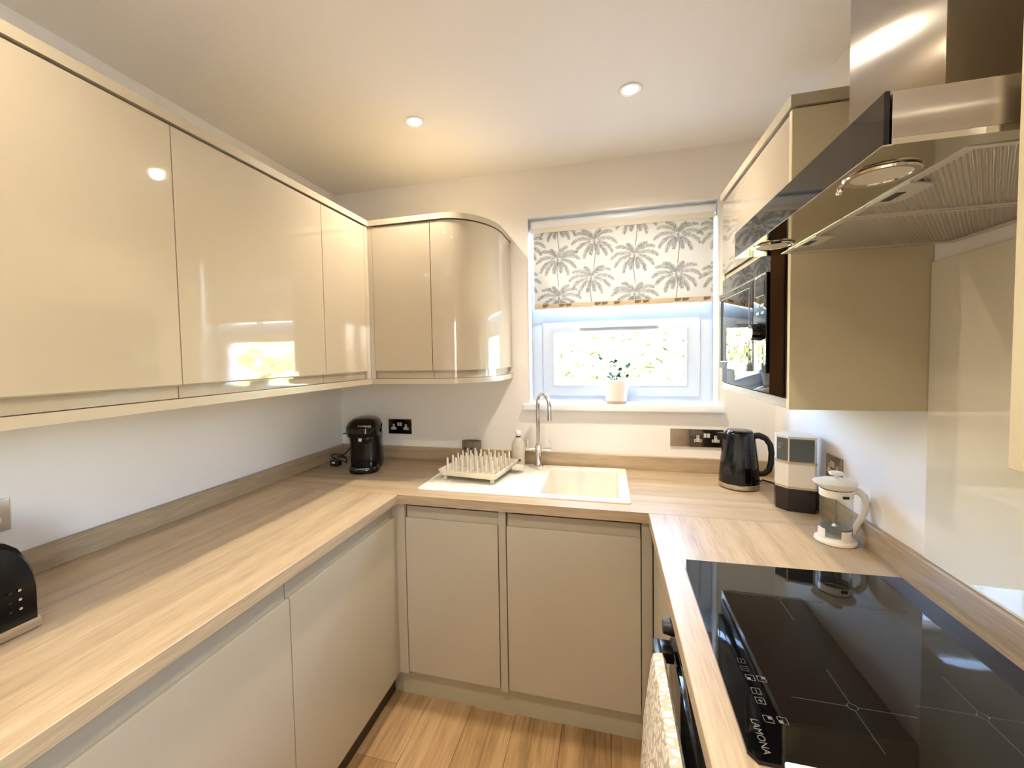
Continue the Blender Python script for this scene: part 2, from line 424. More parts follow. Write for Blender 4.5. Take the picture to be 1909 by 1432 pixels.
# towel over the oven handle
tw = bm_(); NU, NV = 30, 46
pts = []
y_f, y_n = -1.224, -1.625
def towel_pt(u, v):
    # u across (far -> near), v along length: back flap, over the bar, front flap
    yy = y_f+(y_n-y_f)*u
    Lb, Lf = .30, .60
    s = -Lb+(Lb+Lf)*v
    topz = .806
    if s < -.02: xx, zz = 1.6695+.006*min(1, -(s+.02)*8), topz-.012+(s+.02)
    elif s > .02:
        d = s-.02
        xx = 1.640-.010*min(1, d*6)+.014*math.sin(u*PI*3.2+.6)*min(1, d*2.0)-.055*d
        zz = topz-.012-d
        yy += .09*d*(1-u)*1.5 - .05*d*u
    else:
        a = (s+.02)/.04*PI
        xx = 1.6555+.0145*math.cos(a); zz = topz-.012+.012*math.sin(a)
    return Vector((xx, yy, zz))
g = [[tw.verts.new(towel_pt(i/NU, j/NV)) for j in range(NV+1)] for i in range(NU+1)]
for i in range(NU):
    for j in range(NV): tw.faces.new((g[i][j], g[i+1][j], g[i+1][j+1], g[i][j+1]))
bmesh.ops.recalc_face_normals(tw, faces=tw.faces)
bmesh.ops.solidify(tw, geom=tw.faces[:], thickness=.003)
mt = bpy.data.materials.new('leaf_print_cotton'); mt.use_nodes = True; n_ = mt.node_tree; b_ = n_.nodes['Principled BSDF']; b_.inputs['Roughness'].default_value = .9
tc = n_.nodes.new('ShaderNodeTexCoord'); mp = n_.nodes.new('ShaderNodeMapping'); mp.inputs['Scale'].default_value = (30, 66, 42); mp.inputs['Rotation'].default_value = (.6, 0, 0)
vo = n_.nodes.new('ShaderNodeTexVoronoi'); vo.feature = 'DISTANCE_TO_EDGE'; vo.inputs['Scale'].default_value = 1.1
nz_ = n_.nodes.new('ShaderNodeTexNoise'); nz_.inputs['Scale'].default_value = 26; nz_.inputs['Detail'].default_value = 1
ad = n_.nodes.new('ShaderNodeVectorMath'); ad.operation = 'MULTIPLY_ADD'; ad.inputs[1].default_value = (.02, .02, .02)
n_.links.new(tc.outputs['Object'], nz_.inputs['Vector']); n_.links.new(nz_.outputs['Color'], ad.inputs[0]); n_.links.new(tc.outputs['Object'], ad.inputs[2])
n_.links.new(ad.outputs[0], mp.inputs['Vector']); n_.links.new(mp.outputs[0], vo.inputs['Vector'])
rp = n_.nodes.new('ShaderNodeValToRGB'); rp.color_ramp.elements[0].position = .09; rp.color_ramp.elements[1].position = .16
rp.color_ramp.elements[0].color = lin((188, 174, 150)); rp.color_ramp.elements[1].color = lin((240, 231, 212))
n_.links.new(vo.outputs['Distance'], rp.inputs[0]); n_.links.new(rp.outputs[0], b_.inputs['Base Color'])
tag(obj('tea_towel', tw, mt), 'cream and beige leaf-patterned tea towel hanging over the oven handle', 'tea towel')

# ================================================================== wall units, left and back
def jdoor_wall(axis, a, b, face, back, z0=1.396, zr=1.428, z1=2.079, m=None):
    d = face-back; s = 1 if d > 0 else -1
    p = [(back, z0), (face-.016*s, z0), (face-.016*s, zr+.004), (face-.004*s, zr), (face, zr+.004), (face, z1-.002), (face-.002*s, z1), (back, z1)]
    return extr(bm_(), p, axis, a, b)
def wall_left(y0, y1, label):
    t = thing('wall_cabinet', label, 'cabinet', (UL/2, (y0+y1)/2, 1.396))
    obj('carcass', box(bm_(), .001, UL-.024, y0+.001, y1-.001, 1.398, 2.084), M_side, t)
    obj('door', jdoor_wall('y', y0+.0016, y1-.0016, UL, UL-.022), M_gloss, t)
wall_left(-.812, -.515, 'narrow glossy cream wall cabinet on left wall beside the inner corner')
wall_left(-1.392, -.812, 'glossy cream wall cabinet on left wall, reflecting the window and garden')
wall_left(-1.995, -1.392, 'large glossy cream wall cabinet at the left edge, reflecting a ceiling spotlight')
o = obj('corner_post', extr(bm_(), [(UL-.022, 1.396), (UL-.001, 1.396), (UL-.001, 2.081), (UL-.022, 2.081)], 'y', -.5135, UBY), M_gloss)
tag(o, 'slim glossy cream corner post between left and back wall cabinets', 'filler panel')
t = thing('wall_cabinet', 'flat-fronted glossy cream wall cabinet on back wall, left of the curved one', 'cabinet', (.65, -.24, 1.396))
obj('carcass', box(bm_(), .500, .801, UBY+.024, -.001, 1.398, 2.084), M_side, t)
obj('door', jdoor_wall('x', .522, .8005, UBY, UBY+.022), M_gloss, t)
obj('filler_strip', box(bm_(), .4995, .5205, UBY, UBY+.02, 1.396, 2.081), M_gloss, t)
EX, EY, RX, RY = .845, -.185, .208, .300
def curve_path(off, n=24):
    pts = [(.8035, UBY-off), (EX, UBY-off)]
    for i in range(1, n+1):
        a = PI/2*i/n
        pts.append((EX+(RX+off)*math.sin(a), EY-(RY+off)*math.cos(a)))
    return pts
t = thing('curved_wall_cabinet', 'glossy cream wall cabinet with a curved end door beside the window', 'cabinet', (.93, -.24, 1.396))
inner = curve_path(-.024); obj('carcass', prism(bm_(), inner+[(EX+RX-.024, -.001), (.8035, -.001)], 1.398, 2.084), M_side, t)
bm = bm_(); outer = curve_path(0); innr = curve_path(-.020)
prism(bm, outer+[(EX+RX, -.004), (EX+RX-.02, -.004)]+innr[::-1], 1.430, 2.079)
prism(bm, curve_path(-.016)+[(EX+RX-.016, -.004), (EX+RX-.02, -.004)]+innr[::-1], 1.396, 1.431)
obj('curved_door', bm, M_gloss, t)
def band(off0, off1, z0, z1, ynear=-1.995):
    out = [(UL+off0, ynear), (UL+off0, UBY-off0)]+curve_path(off0)[1:]+[(EX+RX+off0, -.001)]
    inn = [(UL-off1, ynear), (UL-off1, UBY+off1)]+curve_path(-off1)[1:]+[(EX+RX-off1, -.001)]
    bm = bm_()
    n = len(out); V = [[bm.verts.new((p[0], p[1], z)) for p in P] for P, z in ((out, z0), (out, z1), (inn, z1), (inn, z0))]
    for i in range(n-1):
        for k in range(4): bm.faces.new((V[k][i], V[k][i+1], V[(k+1) % 4][i+1], V[(k+1) % 4][i]))
    bm.faces.new([V[k][0] for k in range(4)]); bm.faces.new([V[k][-1] for k in range(4)][::-1])
    return bm
tag(obj('cornice', band(.004, .06, 2.0845, 2.109), M_cream), 'cream cornice running along the top of left and back wall cabinets', 'trim')
tag(obj('light_rail', band(.004, .055, 1.3715, 1.3945), M_cream), 'cream light rail running under the left and back wall cabinets', 'trim')
t_ = obj('cabinet_underside', box(bm_(), .002, UL-.057, -1.995, -.003, 1.385, 1.3965), M_side); tag(t_, 'cream underside panel beneath the left wall cabinets', 'panel')

# ================================================================== right wall: microwave cabinet
RX0 = 2.0; CY0, CY1 = -.983, -.300; CZ0, CZ1 = 1.337, 2.090
t = thing('wall_cabinet', 'cream wall cabinet housing the microwave on right wall', 'cabinet', (2.145, -.64, CZ0))
obj('end_panel', box(bm_(), RX0-.006, W-.001, CY0, CY0+.018, CZ0, CZ1, .001, 1), M_side, t)
obj('end_panel', box(bm_(), RX0-.002, W-.001, CY1-.018, CY1, CZ0, CZ1, .001, 1), M_side, t)
obj('shelf', box(bm_(), RX0-.002, W-.001, CY0+.018, CY1-.018, CZ0, CZ0+.026, .001, 1), M_cream, t)
obj('shelf', box(bm_(), RX0+.004, W-.001, CY0+.018, CY1-.018, 1.775, 1.793, .001, 1), M_side, t)
obj('back_panel', box(bm_(), W-.012, W-.001, CY0+.018, CY1-.018, CZ0+.02, CZ1), M_side, t)
obj('door', box(bm_(), RX0-.004, RX0+.016, CY0+.019, CY1-.001, 1.797, 2.086, .002), M_gloss, t)
bm = bm_(); box(bm, RX0-.012, W-.001, CY0-.008, CY1+.004, 2.0925, 2.121, .001, 1)
tag(obj('cornice', bm, M_cream), 'cream cornice on top of the microwave wall cabinet', 'trim')
# microwave
mw = thing('microwave', 'built-in black glass microwave with a round knob in right wall cabinet', 'microwave', (2.14, -.62, 1.364))
obj('microwave_body', box(bm_(), RX0+.004, W-.03, CY0+.03, CY1-.03, 1.366, 1.768), M_blackm, mw)
obj('trim_frame', box(bm_(), RX0-.008, RX0+.004, CY0+.021, CY1-.019, 1.366, 1.772, .002), M_blackg, mw)
tag(obj('trim_dark_reflection', box(bm_(), RX0-.0125, RX0-.008, -.961, -.862, 1.367, 1.771, .001, 1), mat('painted_dark_reflection', (42, 28, 16), .8, spec=0.0), mw), 'brown strip painting a dark reflection in the trim glass')  # matt brown paints the dark reflection seen in the trim glass
dr = obj('microwave_door', box(bm_(), RX0-.020, RX0-.008, -.738, -.325, 1.425, 1.712, .002), M_blackg, mw)
cp = obj('control_panel', box(bm_(), RX0-.020, RX0-.008, -.856, -.741, 1.425, 1.712, .002), M_blackg, mw)
obj('trim_strip', box(bm_(), RX0-.0215, RX0-.0195, -.856, -.325, 1.709, 1.712), M_steelp, mw)
bm = bm_(); lathe(bm, [(0, 0), (.026, 0), (.026, .004), (.022, .026), (0, .027)], n=32)
for v in bm.verts: v.co = Vector((RX0-.020-v.co.z, -.806+v.co.y, 1.545+v.co.x))
obj('knob', bm, M_blackp, mw)
obj('display', box(bm_(), RX0-.0212, RX0-.0198, -.840, -.765, 1.650, 1.690), mat('display_glass', (24, 30, 40), .1), cp)
M_btn = mat('button_print', (150, 155, 160), .4)
for zz in (1.622, 1.600, 1.476, 1.458):
    for yy in (-.828, -.786): obj('button', box(bm_(), RX0-.0212, RX0-.0198, yy-.012, yy+.012, zz-.004, zz+.004), M_btn, cp)
bm = bm_(); ring_pts = [(-.705, 1.46), (-.365, 1.68)]
def yring(bm, y0, y1, z0, z1, t_, x0, x1):
    box(bm, x0, x1, y0, y0+t_, z0, z1); box(bm, x0, x1, y1-t_, y1, z0, z1); box(bm, x0, x1, y0, y1, z0, z0+t_); box(bm, x0, x1, y0, y1, z1-t_, z1)
yring(bm, -.705, -.345, 1.45, 1.690, .002, RX0-.0212, RX0-.0198); obj('door_border', bm, M_btn, dr)

# near right wall cabinet
NX = 1.965; NY = -1.652
t = thing('wall_cabinet', 'cream wall cabinet at the right edge of the picture, beyond the hood', 'cabinet', (2.13, -1.95, 1.357))
obj('end_panel', box(bm_(), NX-.001, W-.001, NY-.018, NY, 1.357, 2.12, .001, 1), M_side, t)
obj('carcass', box(bm_(), NX+.026, W-.001, -2.24, NY-.019, 1.386, 2.10), M_side, t)
obj('door', jdoor_wall('y', -2.24, NY-.020, NX+.004, NX+.025, 1.392, 1.418, 2.09), M_gloss, t)
obj('light_rail', box(bm_(), NX+.003, NX+.05, -2.24, NY-.019, 1.358, 1.384, .001, 1), M_cream, t)
tag(obj('glass_splashback', box(bm_(), W-.007, W-.0005, -1.655, -.985, Z+UP+.001, 1.690, .001, 1), M_splash), 'glossy cream glass splashback panel behind the hob', 'splashback')
tag(obj('glass_splashback', box(bm_(), W-.007, W-.0005, -2.7, -1.658, Z+UP+.001, 1.350, .001, 1), M_splash), 'glossy cream glass splashback panel under the right edge cabinet', 'splashback')

# ================================================================== extractor hood
hd = thing('extractor_hood', 'stainless steel chimney extractor hood with dark glass front above the hob', 'extractor hood', (2.1, -1.34, 1.72))
hy0, hy1 = -1.640, -1.043; hx0 = 1.860; hz0, hz1 = 1.720, 1.779
bm = box(bm_(), hx0, W-.002, hy0, hy1, hz0+.0075, hz1, .0012, 2)
obj('canopy', bm, M_steel, hd)
fx = 1.948
bm = bm_()
def holed(bm):
    """front underside plate with two round lamp holes"""
    return bm
box(bm, hx0, fx, hy0, hy1, hz0, hz0+.0073); box(bm, fx, W-.002, hy0, hy0+.030, hz0, hz0+.0073); box(bm, fx, W-.002, hy1-.012, hy1, hz0, hz0+.0073); box(bm, W-.013, W-.002, hy0+.03, hy1-.012, hz0, hz0+.0073)
tag(obj('underside_plate', bm, M_steelp, hd), 'mirror-like steel strip under the hood front')
obj('glass_visor', box(bm_(), 1.852, 1.858, hy0-.001, hy1+.001, hz0+.0005, hz1+.001, .001, 1), M_blackg, hd)
obj('visor_edge_trim', box(bm_(), 1.851, 1.8605, hy0-.001, hy1+.001, hz0-.0015, hz0+.0003), M_steelp, hd)
# chimney
obj('chimney', box(bm_(), 2.012, W-.002, -1.465, -1.208, hz1, H-.002, .0015, 2), M_steel, hd)
# grease filters (ribbed plates)
RIB = 56
def filt(y0, y1):
    bm = bm_(); n = int((y1-y0-.02)/.0058)
    box(bm, fx, fx+.012, y0, y1, hz0-.001, hz0+.004); box(bm, W-.024, W-.014, y0, y1, hz0-.001, hz0+.004)
    box(bm, fx+.012, W-.024, y0, y0+.010, hz0-.001, hz0+.004); box(bm, fx+.012, W-.024, y1-.010, y1, hz0-.001, hz0+.004)
    box(bm, fx+.012, W-.024, y0+.010, y1-.010, hz0+.0035, hz0+.006)
    th_ = math.radians(RIB); ux, uy = math.cos(th_), math.sin(th_); px_, py_ = -uy, ux
    xa, xb, ya, yb = fx+.012, W-.024, y0+.010, y1-.010; cx, cy = (xa+xb)/2, (ya+yb)/2
    k = -70
    while k < 71:
        ox, oy = cx+px_*k*.0056, cy+py_*k*.0056; lo_, hi_ = -1, 1
        for o_, u_, a_, b_ in ((ox, ux, xa, xb), (oy, uy, ya, yb)):
            t1, t2 = (a_-o_)/u_, (b_-o_)/u_
            lo_ = max(lo_, min(t1, t2)); hi_ = min(hi_, max(t1, t2))
        if hi_-lo_ > .006:
            r_ = [bm.verts.new((ox+ux*tt+px_*d, oy+uy*tt+py_*d, zz)) for tt in (lo_, hi_) for d, zz in ((-.0019, hz0+.0035), (0, hz0-.0006), (.0019, hz0+.0035))]
            bm.faces.new((r_[0], r_[1], r_[4], r_[3])); bm.faces.new((r_[1], r_[2], r_[5], r_[4]))
        k += 1
    return bm
for y0, y1 in ((hy0+.031, -1.335), (-1.331, hy1-.013)):
    f = obj('grease_filter', filt(y0, y1), M_filter, hd)
    ym = (y0+y1)/2+.02
    bm = bm_(); prism(bm, [(fx+.003, ym-.055), (fx+.040, ym-.040), (fx+.040, ym+.030), (fx+.003, ym+.050)], hz0-.0035, hz0-.0008)
    l_ = obj('latch', bm, M_filter, f)
    f2 = obj('latch_slot', box(bm_(), fx+.008, fx+.020, ym-.016, ym+.022, hz0-.0042, hz0-.0034), M_pin, hd)
for yc in (-1.545, -1.158):
    bm = bm_(); lathe(bm, [(.031, 0), (.0395, -.0005), (.0405, -.002), (.0385, -.004), (.032, -.0035), (.031, -.001)], (1.898, yc, hz0), 40)
    tr = obj('lamp_ring', bm, M_chrome, hd)
    bm = bm_(); lathe(bm, [(0, -.0022), (.032, -.0020), (.032, .0), (0, .0)], (1.898, yc, hz0), 40)
    obj('lamp_lens', bm, M_lampoff, tr)
bm = bm_(); lathe(bm, [(0, -.006), (.003, -.0055), (.0038, 0)], (1.873, -1.500, hz0), 16); lathe(bm, [(0, -.006), (.003, -.0055), (.0038, 0)], (1.876, -1.488, hz0), 16)
obj('push_button', bm, M_chrome, hd)

# ================================================================== hob
hb = thing('hob', 'black glass induction hob set in the right worktop', 'hob', (1.99, -1.285, Z))
hob_pts = [(1.743, -.978), (2.252, -.962), (2.252, -1.59), (1.748, -1.59), (1.737, -1.575)]
bm = bm_(); prism(bm, hob_pts, Z+.0004, Z+.0065); obj('glass_top', bm, M_blackg, hb)
HZ = Z+.0067
M_hprint = mat('hob_zone_print', (52, 51, 49), .4); M_hicon = mat('hob_icon_print', (98, 94, 82), .4)
def mark(name, x0, x1, y0, y1, m=M_hprint): return obj(name, box(bm_(), x0, x1, y0, y1, HZ-.0003, HZ), m, hb)
for (cx, cy, r) in ((1.925, -1.130, .09), (1.922, -1.452, .085), (2.105, -1.130, .07), (2.105, -1.425, .085)):
    bm = bm_(); box(bm, cx-r, cx-.008, cy-.0006, cy+.0006, HZ-.0003, HZ); box(bm, cx+.008, cx+r, cy-.0006, cy+.0006, HZ-.0003, HZ)
    box(bm, cx-.0006, cx+.0006, cy-r, cy-.008, HZ-.0003, HZ); box(bm, cx-.0006, cx+.0006, cy+.008, cy+r, HZ-.0003, HZ)
    for k in range(16):
        a = k*PI/8; tube(bm, [(cx+.007*math.cos(a), cy+.007*math.sin(a), HZ-.0002), (cx+.007*math.cos(a+PI/8), cy+.007*math.sin(a+PI/8), HZ-.0002)], .0005, 4, False)
    obj('zone_mark', bm, M_hprint, hb)
def icon(cx, cy, s=.008, fill=None, m=M_hicon):
    bm = bm_(); t_ = .0009
    box(bm, cx-s, cx+s, cy-s, cy-s+t_, HZ-.0003, HZ); box(bm, cx-s, cx+s, cy+s-t_, cy+s, HZ-.0003, HZ)
    box(bm, cx-s, cx-s+t_, cy-s, cy+s, HZ-.0003, HZ); box(bm, cx+s-t_, cx+s, cy-s, cy+s, HZ-.0003, HZ)
    if fill == 'q': box(bm, cx-s, cx, cy-s, cy, HZ-.0003, HZ)
    if fill == 'Q': box(bm, cx, cx+s, cy, cy+s, HZ-.0003, HZ)
    if fill == '-': box(bm, cx-s*.5, cx+s*.5, cy-.0006, cy+.0006, HZ-.0003, HZ)
    if fill == '+': box(bm, cx-.0006, cx+.0006, cy-s*.5, cy+s*.5, HZ-.0003, HZ); box(bm, cx-s*.5, cx+s*.5, cy-.0006, cy+.0006, HZ-.0003, HZ)
    if fill == '|': box(bm, cx-.0006, cx+.0006, cy-s*.5, cy+s*.5, HZ-.0003, HZ)
    obj('touch_icon', bm, m, hb)
icon(1.782, -1.379, .006, '|', M_hprint); icon(1.782, -1.399, .006, '-', M_hprint); icon(1.785, -1.421, .007, 'q'); icon(1.803, -1.420, .007, 'Q')
icon(1.785, -1.452, .007, '|'); icon(1.785, -1.473, .007, '+'); icon(1.785, -1.510, .007, 'Q'); icon(1.805, -1.508, .007, 'q')
text('brand_lettering', 'LAMONA', .0150, M_hicon, hb, (1.7625, -1.546, HZ-.0002), basis((0, -1, 0), (1, 0, 0)))
# board in front of the hob
tag(obj('chopping_board', box(bm_(), 1.778, 2.20, -1.93, -1.5915, Z+.0005, Z+.016, .004, 3), M_whitep), 'thin white chopping board lying at the near edge of hob', 'chopping board')

# ================================================================== sink
sk = thing('sink', 'white composite inset sink with draining board on the left', 'sink', ((SX0+SX1)/2, (SY0+SY1)/2, Z))
BX0, BX1, BY0, BY1 = 1.262, 1.592, -.500, -.085
bm = bm_(); zt = Z+.008
# rim slab with bowl opening
def rr(x0, x1, y0, y1, r, n=6):
    out = []
    for cx, cy, a0 in ((x1-r, y1-r, 0), (x0+r, y1-r, PI/2), (x0+r, y0+r, PI), (x1-r, y0+r, 1.5*PI)):
        for i in range(n+1): a = a0+PI/2*i/n; out.append((cx+r*math.cos(a), cy+r*math.sin(a)))
    return out
def loop(bm, pts, z): return [bm.verts.new((p[0], p[1], z)) for p in pts]
def bridge(bm, a, b):
    n = len(a)
    for i in range(n): bm.faces.new((a[i], a[(i+1) % n], b[(i+1) % n], b[i]))
O = rr(SX0, SX1, SY0, SY1, .012); O2 = rr(SX0+.003, SX1-.003, SY0+.003, SY1-.003, .010)
B0 = rr(BX0, BX1, BY0, BY1, .030); B1 = rr(BX0+.005, BX1-.005, BY0+.005, BY1-.005, .028)
Bm = rr(BX0+.012, BX1-.012, BY0+.012, BY1-.012, .040); Bb = rr(BX0+.05, BX1-.05, BY0+.045, BY1-.045, .06)
o0 = loop(bm, O, Z+.0003); o1 = loop(bm, O, zt-.003); o2 = loop(bm, O2, zt)
bridge(bm, o0, o1); bridge(bm, o1, o2)
b0 = loop(bm, B0, zt); b1 = loop(bm, B1, zt-.006); b2 = loop(bm, Bm, Z-.140); b3 = loop(bm, Bb, Z-.165)
bridge(bm, b0, b1); bridge(bm, b1, b2); bridge(bm, b2, b3); bm.faces.new(b3)
# top surface between outline and bowl: same number of points, so bridge them
bridge(bm, o2, b0)
obj('sink_deck', bm, M_sink, sk)
for i in range(5):
    xx = SX0+.040+i*.016
    obj('drainer_rib', box(bm_(), xx, xx+.006, SY0+.05, SY1-.05, zt-.001, zt+.0022, .001, 2), M_sink, sk)
bm = bm_(); lathe(bm, [(0, .002), (.034, .002), (.040, .0005), (.040, -.002), (0, -.002)], ((BX0+BX1)/2, (BY0+BY1)/2, Z-.163), 32); obj('waste', bm, M_chrome, sk)
obj('overflow_slot', box(bm_(), BX0+.0105, BX0+.0125, -.40, -.36, Z-.045, Z-.030), M_chrome, sk)
# tap
tp = thing('mixer_tap', 'chrome swan-neck mixer tap with two lever handles behind the sink', 'tap', (1.198, -.068, zt))
c = (1.198, -.068, zt)
bm = bm_(); lathe(bm, [(0, 0), (.026, 0), (.026, .004), (.019, .008), (.0165, .014), (.0155, .085), (.0185, .088), (.0185, .112), (.0125, .118), (.0115, .122), (0, .122)], c, 32); obj('tap_body', bm, M_chrome, tp)
ang = .52; dx, dy = math.sin(ang), -math.cos(ang); R = .078
pts = [(c[0], c[1], zt+.11)]+[(c[0], c[1], zt+.11+.21*k/6) for k in range(1, 7)]
zc = zt+.320
for k in range(1, 15):
    a = PI*k/14*1.0; d = R*(1-math.cos(a)); pts.append((c[0]+dx*d, c[1]+dy*d, zc+R*.95*math.sin(a)*.80))
pts += [(c[0]+dx*2*R, c[1]+dy*2*R, zc-.020), (c[0]+dx*2*R, c[1]+dy*2*R, zc-.042)]
bm = bm_(); tube(bm, pts, .0105, 20)
obj('spout', bm, M_chrome, tp)
bm = bm_(); tube(bm, [(c[0]+dx*2*R, c[1]+dy*2*R, zc-.040), (c[0]+dx*2*R, c[1]+dy*2*R, zc-.060)], .0118, 20); obj('aerator', bm, M_chrome, tp)
for s in (-1, 1):
    bm = bm_(); tube(bm, [(c[0]+s*.010, c[1], zt+.088), (c[0]+s*.030, c[1], zt+.088), (c[0]+s*.031, c[1], zt+.088), (c[0]+s*.066, c[1], zt+.088)], [.008, .008, .0115, .0115], 18)
    tube(bm, [(c[0]+s*.055, c[1], zt+.090), (c[0]+s*.055, c[1]-.002, zt+.142)], .003, 10)
    obj('lever', bm, M_chrome, tp)

# dish rack -----------------------------------------------------------
rk = local('dish_rack', 'beige plastic dish drainer tray with upright pegs on the draining board', 'dish rack', (.943, -.268, zt+.0004), -.13)
hw, hd2 = .150, .160
bm = bm_()
o_ = rr(-hw, hw, -hd2, hd2, .022); i_ = rr(-hw+.006, hw-.006, -hd2+.006, hd2-.006, .018); lo = rr(-hw+.012, hw-.012, -hd2+.012, hd2-.012, .02); li = rr(-hw+.016, hw-.016, -hd2+.016, hd2-.016, .018)
A = loop(bm, lo, .022); B = loop(bm, o_, .047); Cc = loop(bm, i_, .047); D = loop(bm, li, .027)
bridge(bm, A, B); bridge(bm, B, Cc); bridge(bm, Cc, D); bm.faces.new(D); bm.faces.new(A[::-1])
obj('tray', bm, M_rack, rk)
for sx in (-1, 1):
    for sy in (-1, 1): obj('foot', box(bm_(), sx*.118-.008, sx*.118+.008, sy*.128-.008, sy*.128+.008, .0005, .023, .002), M_rack, rk)
me_pin = None
for i in range(7):
    for j in range(5):
        px_, py_ = -.114+i*.038, -.115+j*.054+(.012 if i % 2 else 0)
        if me_pin is None:
            bm = bm_(); lathe(bm, [(.0095, 0), (.0066, .004), (.0048, .066), (.0032, .071), (0, .0725)], (0, 0, 0), 10); me_pin = finish(bm, 'peg', M_rack)
        o = bpy.data.objects.new('peg', me_pin); C.objects.link(o); o.parent = rk; o.location = (px_, py_, .0268); ORG[o.name] = Vector((0, 0, 0))
bm = bm_(); prism(bm, [(.145, .052), (.180, .058), (.196, .072), (.196, .096), (.180, .110), (.145, .116)], .020, .034); obj('drip_spout', bm, M_rack, rk)
# cutlery cup
cp_ = thing('cutlery_cup', 'taupe plastic cutlery cup with two round holes behind the dish rack', 'cutlery holder', (.836, -.070, Z))
bm = bm_(); lathe(bm, [(0, .001), (.048, .001), (.050, .006), (.054, .126), (.051, .126), (.047, .012), (0, .012)], (.836, -.060, Z), 40, 1.0, .62)
obj('cup_body', bm, M_cup, cp_)
for xx in (.812, .846):
    bm = bm_(); lathe(bm, [(0, 0), (.0048, 0), (.0048, .0015), (0, .0015)], n=16)
    for v in bm.verts: v.co = Vector((xx+v.co.x, -.0948-v.co.z, 1.002+v.co.y))
    obj('round_hole', bm, M_pin, cp_)
# bottle
bt = thing('soap_bottle', 'small cream washing-up bottle with a white cap left of the tap', 'bottle', (1.095, -.078, zt))
bm = bm_(); lathe(bm, [(0, 0), (.030, 0), (.033, .004), (.034, .06), (.036, .085), (.034, .115), (.022, .140), (.013, .150), (.012, .156), (0, .156)], (1.095, -.078, zt+.0003), 32, 1, .7); obj('bottle_body', bm, M_bottle, bt)
bm = bm_(); lathe(bm, [(.0125, .150), (.0125, .157), (0, .157)], (1.095, -.078, zt), 24); obj('neck_band', bm, M_soap, bt)
bm = bm_(); lathe(bm, [(.011, .157), (.011, .164), (.0155, .168), (.014, .184), (0, .186)], (1.095, -.078, zt), 24); obj('cap', bm, M_white, bt)
bm = bm_(); box(bm, 1.076, 1.112, -.1040, -.1025, zt+.030, zt+.040); obj('label_band', bm, M_soap, bt)
bm = bm_(); box(bm, 1.082, 1.108, -.1032, -.1020, zt+.098, zt+.101); box(bm, 1.086, 1.104, -.1036, -.1024, zt+.090, zt+.092); obj('label_print', bm, M_print, bt)

# ================================================================== blind
bl = thing('roller_blind', 'white roller blind printed with grey palm trees in the window', 'blind', (1.6, .03, 1.73))
bx0, bx1 = WX0+.030, WX1-.018
# painted palm print as a colour attribute on the cloth grid
NXg, NZg = 520, 250
zb, ztp = 1.730, 2.150
ph = np.ones((NZg+1, NXg+1), dtype=np.float64)
wd, ht = bx1-bx0, ztp-zb
rs = np.random.RandomState(5)
def dot(xm, zm, dark, r=1):
    i = int(round(xm/wd*NXg)); j = int(round(zm/ht*NZg))
    for a in range(-r+1, r):
        for b in range(-r+1, r):
            if 0 <= i+a <= NXg and 0 <= j+b <= NZg: ph[j+b, i+a] = min(ph[j+b, i+a], 1-dark)
def stroke(p, q, dark, r=1):
    n = max(2, int(max(abs(q[0]-p[0])/wd*NXg, abs(q[1]-p[1])/ht*NZg)*1.3))
    for k in range(n+1):
        t_ = k/n; dot(p[0]+(q[0]-p[0])*t_, p[1]+(q[1]-p[1])*t_, dark, r)
def palm(cx, cz, s, flip=1, dk=.6):
    zz = 0
    while zz < .135*s/.11:
        dot(cx+flip*.004*math.sin(zz*30), cz-zz, dk, 1); dot(cx+.0017+flip*.004*math.sin(zz*30), cz-zz, dk, 1); zz += .0008
    for a0, ln, dr in ((82, .62, 55), (60, .95, 85), (33, 1.08, 85), (2, 1.02, 72), (-32, .88, 50), (-62, .62, 22), (100, .80, 75), (122, 1.0, 88), (150, 1.08, 80), (180, .98, 68), (214, .86, 48), (244, .60, 20)):
        sg = 1 if a0 < 90 else -1
        x_, z_ = cx, cz; n = 40; L_ = s*ln; a0 += rs.uniform(-5, 5)
        for k in range(n):
            t_ = k/n
            ang_ = math.radians(a0 - sg*dr*(t_**1.25))
            x2 = x_+flip*math.cos(ang_)*L_/n; z2 = z_+math.sin(ang_)*L_/n
            stroke((x_, z_), (x2, z2), dk*.75)
            if k > 3:
                l_ = s*.155*(math.sin(PI*min(1, .10+t_*.86))**.6)
                for sd in (-1, 1):
                    la = ang_+sd*(.62+rs.uniform(-.12, .12))
                    stroke((x2, z2), (x2+flip*math.cos(la)*l_, z2+math.sin(la)*l_-.12*l_), dk*rs.uniform(.28, .95))
            x_, z_ = x2, z2
px0 = [(.145, .35), (.36, .14), (.585, .36), (.82, .145), (.34, .62), (.81, .64), (.15, .86), (.585, .86), (.15, -.12), (.595, -.12), (-.06, .13), (1.05, .14), (-.09, .63), (1.06, .68), (.35, 1.13), (.81, 1.13)]
for k, (u_, v_) in enumerate(px0): palm(u_*wd, ht-(.035+v_*.385), .112, 1 if k % 2 else -1, .80)
gx = np.linspace(bx0, bx1, NXg+1); gz = np.linspace(zb, ztp, NZg+1)
XX, ZZ = np.meshgrid(gx, gz)
vs = np.stack([XX.ravel(), np.full(XX.size, .030), ZZ.ravel()], 1)
ii, jj = np.meshgrid(np.arange(NXg), np.arange(NZg)); a_ = (jj*(NXg+1)+ii).ravel()
fs = np.stack([a_, a_+1, a_+NXg+2, a_+NXg+1], 1)
me = bpy.data.meshes.new('blind_fabric')
me.vertices.add(len(vs)); me.vertices.foreach_set('co', vs.ravel())
me.loops.add(fs.size); me.loops.foreach_set('vertex_index', fs.ravel().astype(np.int32))
me.polygons.add(len(fs)); me.polygons.foreach_set('loop_start', (np.arange(len(fs))*4).astype(np.int32))
me.update(calc_edges=True); me.validate()
